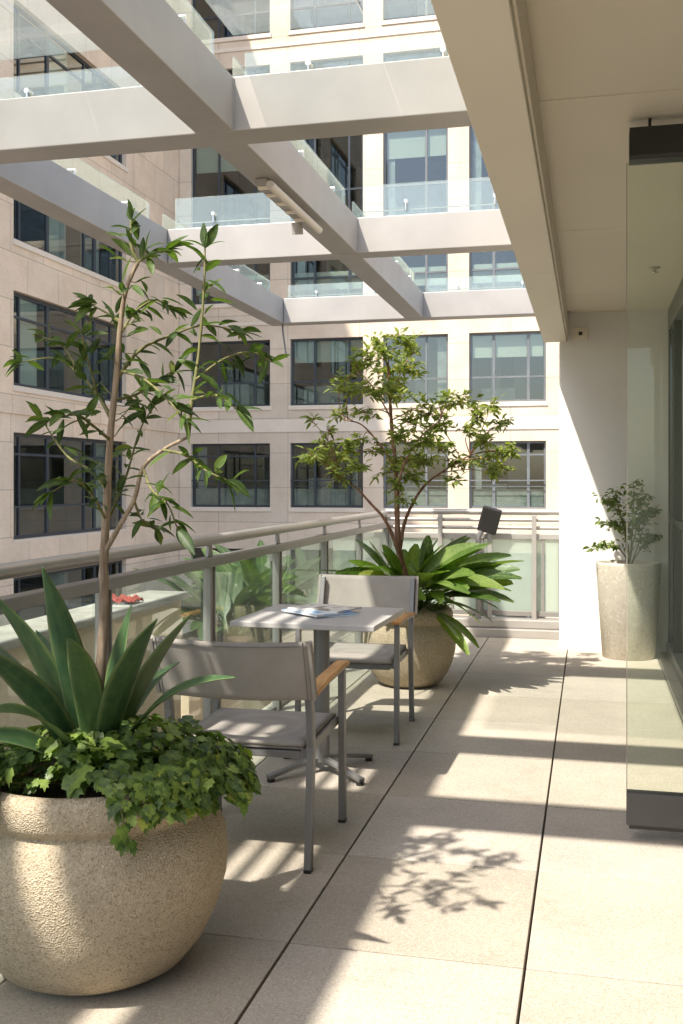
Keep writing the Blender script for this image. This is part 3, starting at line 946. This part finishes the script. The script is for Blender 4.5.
for mb, nm, mm in ((iv, 'foliage', M['ivy']), (stems, 'stem', M['twig'])):
    oo = mb.build(nm, mm, ivo); oo.matrix_parent_inverse = Matrix.Translation(-FP)

# ------------------------------------------------------------------ front tree
rng = random.Random(3)
D0 = 2.87
tr = thing('potted_tree', 'slender tree with sparse large dark leaves growing from the near bowl', 'tree', FP)
trunk, twigs, crown = MB(), MB(), MB()
LIMB = []
def B(pts, r0, r1, n=6, mb=None, sides=8):
    q = spline([W(*p) for p in pts], n)
    rr = [(r0 + (r1 - r0) * (i / (len(q) - 1)) ** .8) * (1 + .07 * math.sin(i * 1.9 + r0 * 900) + .05 * math.sin(i * 4.3)) for i in range(len(q))]
    (mb or trunk).tube(q, rr, sides)
    LIMB.extend(q)
    return q
main = B([(96, 765, D0), (99, 690, D0), (104, 620, D0), (104, 560, D0), (107, 500, D0), (110, 440, D0), (116, 380, D0 - .02), (120, 330, D0 - .02), (126, 290, D0 - .03), (138, 262, D0 - .03)], .0175, .0050, 7, None, 12)
br1 = B([(105, 552, D0), (120, 525, D0 - .05), (134, 500, D0 - .08), (143, 468, D0 - .1), (163, 450, D0 - .12), (188, 437, D0 - .15)],   .0078, .0045)
branches = [
    ([(138, 262, D0 - .03), (131, 245, D0 - .03), (131, 220, D0), ], .006, .003),
    ([(138, 262, D0 - .03), (150, 255, D0 - .06), (166, 250, D0 - .08)], .004, .002),
    ([(163, 450, D0 - .12), (185, 455, D0 - .2), (205, 470, D0 - .25), (226, 480, D0 - .26)], .005, .002),
    ([(188, 437, D0 - .15), (192, 400, D0 - .15), (199, 350, D0 - .12), (204, 290, D0 - .12), (205, 248, D0 - .1)], .006, .0025),
    ([(195, 380, D0 - .14), (222, 360, D0 - .1), (250, 352, D0 - .05), (272, 362, D0)], .004, .002),
    ([(192, 400, D0 - .15), (215, 395, D0 - .25), (236, 408, D0 - .3)], .004, .002),
    ([(116, 380, D0), (140, 350, D0 + .1), (172, 335, D0 + .2), (205, 325, D0 + .25), (240, 332, D0 + .3)], .006, .002),
    ([(117, 370, D0), (142, 378, D0 - .1), (168, 400, D0 - .2), (182, 418, D0 - .22)], .005, .002),
    ([(112, 420, D0), (98, 395, D0 + .05), (80, 375, D0 + .1), (55, 358, D0 + .15), (22, 362, D0 + .2)], .007, .002),
    ([(80, 375, D0 + .1), (62, 345, D0 + .15), (42, 337, D0 + .2)], .004, .002),
    ([(98, 395, D0 + .05), (88, 360, D0 - .05), (82, 335, D0 - .1)], .004, .002),
    ([(110, 440, D0), (92, 425, D0 - .12), (75, 415, D0 - .2), (50, 420, D0 - .25)], .005, .002),
    ([(107, 490, D0), (90, 470, D0 + .1), (66, 455, D0 + .2), (42, 420, D0 + .2)], .006, .002),
    ([(106, 520, D0), (92, 495, D0 - .1), (75, 480, D0 - .18), (52, 492, D0 - .2)], .005, .002),
    ([(122, 322, D0), (105, 312, D0 + .1), (92, 305, D0 + .1)], .004, .002),
    ([(120, 335, D0), (135, 312, D0 + .08), (155, 300, D0 + .1), (170, 308, D0 + .12)], .004, .002),
    ([(143, 468, D0 - .1), (152, 490, D0 - .2), (168, 505, D0 - .25), (178, 530, D0 - .25)], .004, .002),
    ([(134, 500, D0 - .08), (142, 520, D0 + .05), (156, 528, D0 + .1)], .004, .002),
    ([(106, 525, D0), (125, 480, D0 + .1), (140, 430, D0 + .15), (155, 405, D0 + .18)], .005, .002),
    ([(116, 400, D0), (135, 395, D0 + .12), (152, 385, D0 + .15), (175, 372, D0 + .2)], .005, .002),
]
view = Vector((-SN, CS, 0))
def hang_leaf(p, out, L):
    d = out + Vector((0, 0, rng.uniform(-.65, .55))) + rand_dir(rng) * .55
    leaf(crown, p, d, Vector((0, 0, 1)) + rand_dir(rng) * .5, L, L * rng.uniform(.27, .37), rng.uniform(.15, .8), .35, 6, 'oval', rng.uniform(-.7, .7))
for bi, (pts, a, b) in enumerate(branches):
    q = B(pts, a, b, 5, twigs, 6)
    L = len(q)
    for i in range(2, L):
        t = i / (L - 1)
        dens = 1 if t < .3 else 2
        for _ in range(dens):
            if rng.random() < .72:
                dirn = (q[i] - q[i - 1]).normalized()
                out = dirn * rng.uniform(.2, .9) + rand_dir(rng, -.6, .5) * .9
                hang_leaf(q[i] + rand_dir(rng) * rng.uniform(0, .02), out, rng.uniform(.042, .080))
    for _ in range(3):
        dirn = (q[-1] - q[-2]).normalized()
        hang_leaf(q[-1], dirn * 1.1 + rand_dir(rng) * .5, rng.uniform(.06, .09))
for i in range(26, len(main)):
    for _ in range(1):
        if rng.random() < .7:
            out = rand_dir(rng, -.3, .6); p = main[i]
            tw = [p, p + out * .03, p + out * .06 + Vector((0, 0, .01))]
            twigs.tube(tw, .0015, 5); hang_leaf(tw[-1], out, rng.uniform(.055, .085)); hang_leaf(tw[-2], out, rng.uniform(.05, .07))
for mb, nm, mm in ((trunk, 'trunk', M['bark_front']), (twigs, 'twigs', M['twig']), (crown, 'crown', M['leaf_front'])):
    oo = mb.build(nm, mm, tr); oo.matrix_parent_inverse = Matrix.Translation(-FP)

# ------------------------------------------------------------------ back tree
rng = random.Random(9)
D1 = 6.88
LIMB.clear()
tr = thing('potted_tree', 'bushy small tree with fine bright green leaves growing from the far bowl', 'tree', BP)
trunk, twigs, crown = MB(), MB(), MB()
B([(409, 615, D1), (406, 580, D1), (399, 550, D1), (397, 510, D1), (396, 470, D1 + .05), (392, 430, D1 + .05), (390, 400, D1), (388, 365, D1)], .027, .008, 6, None, 10)
B([(404, 572, D1), (396, 545, D1 - .05), (385, 520, D1 - .1), (372, 505, D1 - .1), (355, 487, D1 - .1), (338, 478, D1 - .1)], .017, .005, 6)
B([(399, 555, D1), (404, 525, D1 + .1), (412, 505, D1 + .1), (425, 485, D1 + .1), (445, 470, D1 + .1), (470, 455, D1 + .1)], .016, .005, 6)
B([(397, 505, D1), (402, 470, D1 - .15), (418, 440, D1 - .25), (440, 420, D1 - .3)], .010, .004, 6)
B([(396, 470, D1 + .05), (380, 445, D1 + .15), (362, 425, D1 + .25), (345, 420, D1 + .3)], .009, .004, 6)
B([(392, 420, D1 + .05), (375, 390, D1 + .1), (358, 370, D1 + .15)], .007, .003, 6)
B([(390, 400, D1 + .05), (402, 370, D1 + .1), (415, 350, D1 + .15)], .007, .003, 6)
# clumps: px, py, radius px, leaves
clumps = [(385, 350, 16, 60), (402, 345, 14, 50), (415, 352, 14, 40), (372, 362, 14, 40), (390, 372, 17, 60), (404, 372, 15, 50), (356, 368, 13, 32), (345, 380, 11, 24), (352, 392, 13, 28), (340, 390, 9, 16),
          (388, 392, 16, 55), (372, 395, 14, 36), (402, 398, 14, 40), (362, 412, 12, 24),
          (341, 415, 12, 26), (313, 422, 8, 12), (328, 432, 9, 14), (318, 458, 14, 44), (332, 462, 15, 50), (346, 455, 15, 44), (340, 478, 14, 40), (310, 455, 9, 20), (356, 470, 14, 36), (362, 440, 12, 22), (326, 445, 10, 18),
          (400, 440, 17, 54), (415, 425, 16, 48), (430, 415, 15, 46), (448, 402, 13, 36), (440, 425, 15, 46), (422, 446, 16, 54), (405, 462, 16, 54), (390, 470, 14, 38), (425, 465, 14, 44), (440, 450, 13, 36), (380, 450, 13, 30), (400, 485, 13, 34), (412, 480, 11, 24),
          (460, 405, 12, 30), (478, 418, 14, 40), (490, 408, 10, 24), (500, 425, 11, 26), (468, 432, 13, 34), (485, 445, 14, 42), (500, 455, 13, 40), (512, 452, 8, 18), (470, 462, 13, 36), (488, 472, 11, 30), (503, 468, 9, 20), (455, 480, 9, 18), (454, 462, 11, 24), (402, 500, 10, 16)]
limbs = [p for p in LIMB if p.z > 1.0]
for (px, py, rp, nl) in clumps:
    dd = D1 + rng.uniform(-.30, .30)
    c = W(px, py, dd); rr = rp * dd / FPX
    root = min(limbs, key=lambda p: (p - c).length + max(0, p.z - c.z) * 1.5)
    arm = spline([root, (root + c) / 2 + Vector((0, 0, .03)) + rand_dir(rng) * .03, c], 5)
    trunk.tube(arm, [.0045 - .0025 * i / (len(arm) - 1) for i in range(len(arm))], 5)
    e = []
    for _ in range(6):
        tip = c + rand_dir(rng, -.5, .9) * rr * rng.uniform(.7, 1.35)
        tw = spline([c, (c + tip) / 2 + rand_dir(rng) * rr * .2, tip], 4); trunk.tube(tw, [.0022 - .0012 * i / (len(tw) - 1) for i in range(len(tw))], 4)
        e.append(tw)
    for i in range(int(nl * 2.3)):
        tw = rng.choice(e); k = rng.randrange(1, len(tw))
        p = tw[k] + rand_dir(rng) * rng.uniform(0, rr * .45)
        d = (tw[k] - tw[k - 1]).normalized() * .6 + rand_dir(rng, -.7, .6)
        L = rng.uniform(.042, .075)
        leaf(crown, p, d, Vector((0, -.4, 1)) + rand_dir(rng) * .8, L, L * rng.uniform(.28, .38), rng.uniform(.2, .7), .25, 3, 'lance', rng.uniform(-.8, .8))
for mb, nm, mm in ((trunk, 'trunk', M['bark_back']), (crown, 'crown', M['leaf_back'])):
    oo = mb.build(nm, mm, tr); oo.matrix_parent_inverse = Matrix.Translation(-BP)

# strappy leaves in the back bowl
rng = random.Random(14)
st = MB()
SB = BP + Vector((0, 0, .53))
def strap(px, py, d, wd, L=None, sag=None):
    tip = W(px, py, d); base = SB + Vector((rng.uniform(-.10, .12), rng.uniform(-.1, .1), rng.uniform(0, .03)))
    v = tip - base; sag = sag if sag is not None else rng.uniform(.5, 1.0)
    d0 = (v.normalized() + Vector((0, 0, .5 * sag))).normalized()
    leaf(st, base, d0, Vector((0, -.5, 1)) + rand_dir(rng) * .6, v.length * 1.08, wd * 1.4, sag, .22, 10, 'broad', rng.uniform(-.7, .7))
for (px, py, d, wd) in [(352, 560, 6.7, .07), (362, 575, 6.5, .08), (345, 588, 6.6, .08), (385, 553, 6.6, .085), (372, 545, 7.0, .075), (415, 548, 7.0, .085), (428, 540, 7.0, .09), (440, 548, 6.8, .10), (462, 540, 6.9, .10),
                       (478, 545, 6.7, .11), (484, 548, 6.6, .11), (492, 565, 6.7, .10), (505, 556, 6.8, .095), (512, 572, 6.7, .085), (516, 580, 6.6, .08), (500, 590, 6.5, .09), (508, 605, 6.6, .10), (495, 612, 6.5, .10),
                       (488, 625, 6.55, .085), (472, 650, 6.5, .075), (464, 655, 6.45, .06), (476, 628, 6.4, .07), (450, 590, 6.3, .09), (430, 575, 6.3, .09), (410, 570, 6.3, .08), (400, 590, 6.25, .08), (425, 600, 6.2, .08),
                       (365, 598, 6.9, .08), (355, 610, 6.8, .07), (340, 600, 7.1, .07), (395, 560, 7.2, .08), (450, 560, 7.2, .09), (470, 570, 7.2, .09), (440, 605, 6.3, .07), (455, 640, 6.4, .06), (380, 590, 6.3, .07), (335, 580, 6.9, .07),
                       (416, 585, 6.4, .075), (392, 574, 6.6, .08), (446, 572, 6.5, .10), (466, 590, 6.5, .10), (482, 600, 6.8, .09)]:
    strap(px, py, d, wd)
    if rng.random() < .75 and py < 595:
        strap(px + rng.uniform(-26, 18), py + rng.uniform(-8, 26), d + rng.uniform(-.15, .15), wd * .95)
for i in range(60):
    a = rng.uniform(0, 2 * PI); r = rng.uniform(.05, .27)
    leaf(st, BP + az(a) * r + Vector((0, 0, .50)), az(a) * .6 + Vector((0, 0, 1)) + rand_dir(rng) * .4, (0, 0, 1), rng.uniform(.05, .12), .04, .8, .3, 4, 'oval')
o = st.build('foliage_plant', M['strap'])
tag(o, 'bright green strap leaved plant spilling from the far stone bowl', 'plant')

# leafy plants in the outer trough
for k, (x, y, h, lab) in enumerate(((-3.0, 8.3, .95, 'broad leaved green plant outside the railing, nearest the ledge'), (-3.05, 9.5, 1.05, 'broad leaved green plant outside the railing, in the middle of the trough'), (-2.95, 10.8, .9, 'broad leaved green plant outside the railing, at the far end of the trough'))):
    mb = MB()
    for i in range(46):
        a = rng.uniform(0, 2 * PI); el = rng.uniform(.5, 1.9)
        d0 = az(a) + Vector((0, 0, el))
        leaf(mb, Vector((x, y, .04)) + az(a) * rng.uniform(0, .12), d0, Vector((0, 0, 1)) - az(a) * .3, h * rng.uniform(.55, 1.05), rng.uniform(.12, .19), rng.uniform(.7, 1.4), .22, 9, 'broad', rng.uniform(-.6, .6))
    tag(mb.build('foliage_plant', M['strap_dark']), lab, 'plant', 'broad leaved plants outside the railing')

# shrub in tall planter
rng = random.Random(31)
sh = thing('potted_shrub', 'small loose shrub in the tall concrete planter by the white wall', 'shrub', TP)
stm, fol = MB(), MB()
D2 = 7.98
for (pts) in [[(629, 562, D2), (627, 540, D2), (622, 520, D2), (612, 505, D2), (602, 500, D2 - .05)], [(630, 562, D2), (632, 530, D2), (634, 500, D2), (634, 482, D2)],
              [(632, 562, D2), (640, 540, D2), (645, 520, D2 + .05), (655, 510, D2 + .05)], [(628, 560, D2), (618, 548, D2 - .1), (606, 545, D2 - .1), (598, 548, D2 - .1)],
              [(632, 562, D2), (642, 548, D2 - .1), (650, 540, D2 - .1), (656, 535, D2 - .1)], [(630, 550, D2), (622, 530, D2 + .08), (612, 524, D2 + .1), (604, 524, D2 + .1)],
              [(633, 520, D2), (640, 505, D2 - .05), (646, 494, D2 - .1)], [(627, 540, D2), (618, 505, D2 - .1), (616, 490, D2 - .1)], [(632, 545, D2), (638, 525, D2 - .12), (642, 518, D2 - .15), (650, 512, D2 - .15)]]:
    q = spline([W(*p) for p in pts], 6)
    q[0] = TP + Vector((.0, .0, .655)) + rand_dir(rng) * .001
    stm.tube(q, [.005 - .003 * i / (len(q) - 1) for i in range(len(q))], 6)
    for i in range(6, len(q)):
        for _ in range(7):
            p = q[i] + rand_dir(rng) * rng.uniform(0, .075); L = rng.uniform(.036, .062)
            leaf(fol, p, rand_dir(rng, -.7, .4), Vector((0, 0, 1)) + rand_dir(rng) * .6, L, L * .5, rng.uniform(.3, .8), .3, 4, 'oval', rng.uniform(-.6, .6))
for mb, nm, mm in ((stm, 'stem', M['twig']), (fol, 'foliage', M['leaf_shrub'])):
    oo = mb.build(nm, mm, sh); oo.matrix_parent_inverse = Matrix.Translation(-TP)

# ------------------------------------------------------------------ table
tb = thing('bistro_table', 'square grey bistro table on a round pedestal between the two chairs', 'table', (-1.22, 4.66, 0), R(-1.5))
h = .33
MB().box(-h, h, -h, h, .706, .732).build('tabletop', M['tabletop'], tb, bevel=.004)
MB().box(-.12, .12, -.12, .12, .694, .7055).build('top_plate', M['frame'], tb)
MB().tube([(0, 0, .05), (0, 0, .694)], .038, 20).build('pedestal', M['frame'], tb)
for k in range(4):
    a = R(45 + 90 * k) + R(8)
    f = MB(); c, s_ = math.cos(a), math.sin(a)
    f.path([(c * .02, s_ * .02, .062), (c * .16, s_ * .16, .046), (c * .30, s_ * .30, .022)], .034, .018)
    ft = f.build('foot', M['frame'], tb, bevel=.004)
    MB().tube([(c * .285, s_ * .285, .0), (c * .285, s_ * .285, .0145)], .018, 12).build('glide', M['black'], ft)

# magazines
zz = .7325
for (dx, dy, rz, mm, lab) in ((-.02, .03, 38, 'cover2', 'blue and white magazine at the bottom of the pile on the table'),
                              (-.055, .0, 52, 'cover1', 'white magazine with blue patches in the middle of the table pile'),
                              (-.03, .06, 70, 'cover3', 'cream and brown brochure on top of the table pile')):
    m = thing('magazine', lab, 'magazine', (-1.22 + dx + .03, 4.66 + dy, zz), R(rz), 'magazines piled on the bistro table')
    a, b = .105, .142
    pg_ = MB(); pg_.box(-a + .001, a - .001, -b + .001, b - .001, .0006, .0064); pg_.build('pages', M['white'], m)
    cv = MB(); cv.box(-a, a, -b, b, .0066, .0078); cv.box(-a, a, -b, b, 0, .0005)
    cv.build('cover', M[mm], m)
    zz += .0085

# ------------------------------------------------------------------ chairs
def make_chair(label):
    t = thing('sling_chair', label, 'chair', (0, 0, 0), 0, 'sling chairs at the bistro table')
    hw = .262
    for s in (-1, 1):
        x = s * hw
        rear = MB().path([(x, -.285, 0), (x, -.262, .22), (x, -.243, .43), (x, -.255, .55), (x, -.300, .70), (x, -.335, .815)], .026, .036, (0, 1, 0))
        ro = rear.build('leg', M['frame'], t, bevel=.003)
        MB().box(x - .013, x + .013, -.303, -.267, -.0005, .012).build('foot_cap', M['black'], ro)
        front = MB().path([(x, .262, 0), (x, .258, .30), (x, .250, .618)], .026, .038, (0, 1, 0))
        fo = front.build('leg', M['frame'], t, bevel=.003)
        MB().box(x - .014, x + .014, .242, .282, -.0005, .012).build('foot_cap', M['black'], fo)
        ar = MB().path([(x, -.268, .608), (x, -.05, .622), (x, .268, .628)], .026, .018).build('arm', M['frame'], t, bevel=.003)
        MB().path([(x, -.245, .622), (x, -.05, .638), (x, .22, .644), (x, .285, .640)], .052, .020).build('armrest', M['teak'], ar, bevel=.007, seg=3)
        MB().path([(s * (hw - .027), -.24, .405), (s * (hw - .027), .252, .412)], .024, .036).build('seat_rail', M['frame'], t, bevel=.003)
    MB().box(-hw + .04, hw - .04, .215, .243, .385, .412).build('stretcher', M['frame'], t, bevel=.003)
    MB().box(-hw + .04, hw - .04, -.24, -.212, .385, .412).build('stretcher', M['frame'], t, bevel=.003)
    # seat sling: thick soft pad sagging slightly
    def sheet(fn, nu, nv, th):
        mb = MB(); vs = []
        for side in (1, -1):
            for j in range(nv + 1):
                for i in range(nu + 1):
                    p, n = fn(i / nu, j / nv)
                    vs.append(p + n * (side * th / 2))
        S = (nu + 1) * (nv + 1); fs = []
        for j in range(nv):
            for i in range(nu):
                a = j * (nu + 1) + i
                fs += [(a, a + 1, a + nu + 2, a + nu + 1), (S + a, S + a + nu + 1, S + a + nu + 2, S + a + 1)]
        rim = [i for i in range(nu + 1)] + [j * (nu + 1) + nu for j in range(1, nv + 1)] + [nv * (nu + 1) + i for i in range(nu - 1, -1, -1)] + [j * (nu + 1) for j in range(nv - 1, 0, -1)]
        for k in range(len(rim)):
            a, b = rim[k], rim[(k + 1) % len(rim)]
            fs.append((b, a, S + a, S + b))
        mb.add(vs, fs, True)
        return mb
    def seat(u, v):
        x = -.235 + .47 * u; y = -.245 + .51 * v
        z = .436 - .012 * math.sin(PI * u) * math.sin(PI * v) + (.004 if v > .97 else 0) - (.012 if v > .99 else 0)
        return Vector((x, y, z)), Vector((0, 0, 1))
    sheet(seat, 14, 14, .016).build('seat', M['fabric'], t)
    hm = MB(); hm.box(-.236, .236, -.246, -.234, .420, .4265); hm.box(-.236, .236, .254, .266, .408, .416)
    hm.build('seat_edge', M['hem'], t)
    def back(u, v):
        x = -.282 + .564 * u
        zb = .605 + .215 * v
        y = -.262 - .36 * (zb - .55) - .030 * math.sin(PI * u)
        if u < .04 or u > .96:
            y += .006
        return Vector((x, y - .012, zb + .006 * abs(2 * u - 1) ** 2)), Vector((0, -1, .35)).normalized()
    sheet(back, 20, 10, .012).build('backrest', M['fabric'], t)
    for s in (-1, 1):
        q = [back(.5 + s * .47, v)[0] + Vector((0, -.009, 0)) for v in (0, .5, 1)]
        MB().path(q, .003, .003).build('seam', M['hem'], t)
        q = [back(.5 + s * .5, v)[0] + Vector((s * .004, .004, 0)) for v in (0.01, .5, .99)]
        MB().path(q, .012, .026, (0, 1, 0)).build('sleeve', M['fabric'], t)
    q = [back(u, .93)[0] + Vector((0, -.008, 0)) for u in [i / 10 for i in range(11)]]
    MB().path(q, .002, .003).build('seam', M['hem'], t)
    return t
c1 = make_chair('grey sling chair seen from behind, nearest the large front bowl')
c2 = copy_tree(c1)
c1.scale = c2.scale = (1, 1, .98)
c1.location = (-1.215, 3.72, 0); c1.rotation_euler.z = R(1)
c2.location = (-1.235, 5.47, 0); c2.rotation_euler.z = R(181.5)
c2['label'] = 'sunlit grey sling chair facing the camera in front of the far bowl'

# ------------------------------------------------------------------ light
sd = Vector((.35, .58, -1.0)).normalized()
sun = bpy.data.lights.new('sun', 'SUN')
sun.energy = 3.3; sun.angle = R(.8); sun.color = (1, .94, .84)
so_ = bpy.data.objects.new('sun', sun); COL.objects.link(so_)
so_.rotation_euler = sd.to_track_quat('-Z', 'Y').to_euler()
so_.location = (-6, -8, 20)
wd = bpy.data.worlds.new('World'); sc.world = wd; wd.use_nodes = True
nt = wd.node_tree; nt.nodes.clear()
sky = nt.nodes.new('ShaderNodeTexSky'); sky.sky_type = 'NISHITA'; sky.sun_disc = False
sky.sun_elevation = math.asin(-sd.z); sky.sun_rotation = math.atan2(-sd.x, -sd.y)
sky.air_density = 1.0; sky.dust_density = 2.0; sky.ozone_density = .8
bg = nt.nodes.new('ShaderNodeBackground'); bg.inputs['Strength'].default_value = .15
wo = nt.nodes.new('ShaderNodeOutputWorld')
nt.links.new(sky.outputs[0], bg.inputs[0]); nt.links.new(bg.outputs[0], wo.inputs[0])

sc.view_settings.view_transform = 'Standard'
sc.view_settings.look = 'None'
sc.view_settings.gamma = 1
sc.view_settings.exposure = 1.34
sc.render.engine = 'CYCLES'
cy_ = sc.cycles
cy_.max_bounces = 10; cy_.diffuse_bounces = 5; cy_.glossy_bounces = 4; cy_.transparent_max_bounces = 24; cy_.transmission_bounces = 6
cy_.caustics_reflective = False; cy_.caustics_refractive = False
cy_.sample_clamp_indirect = 6
cy_.use_denoising = True
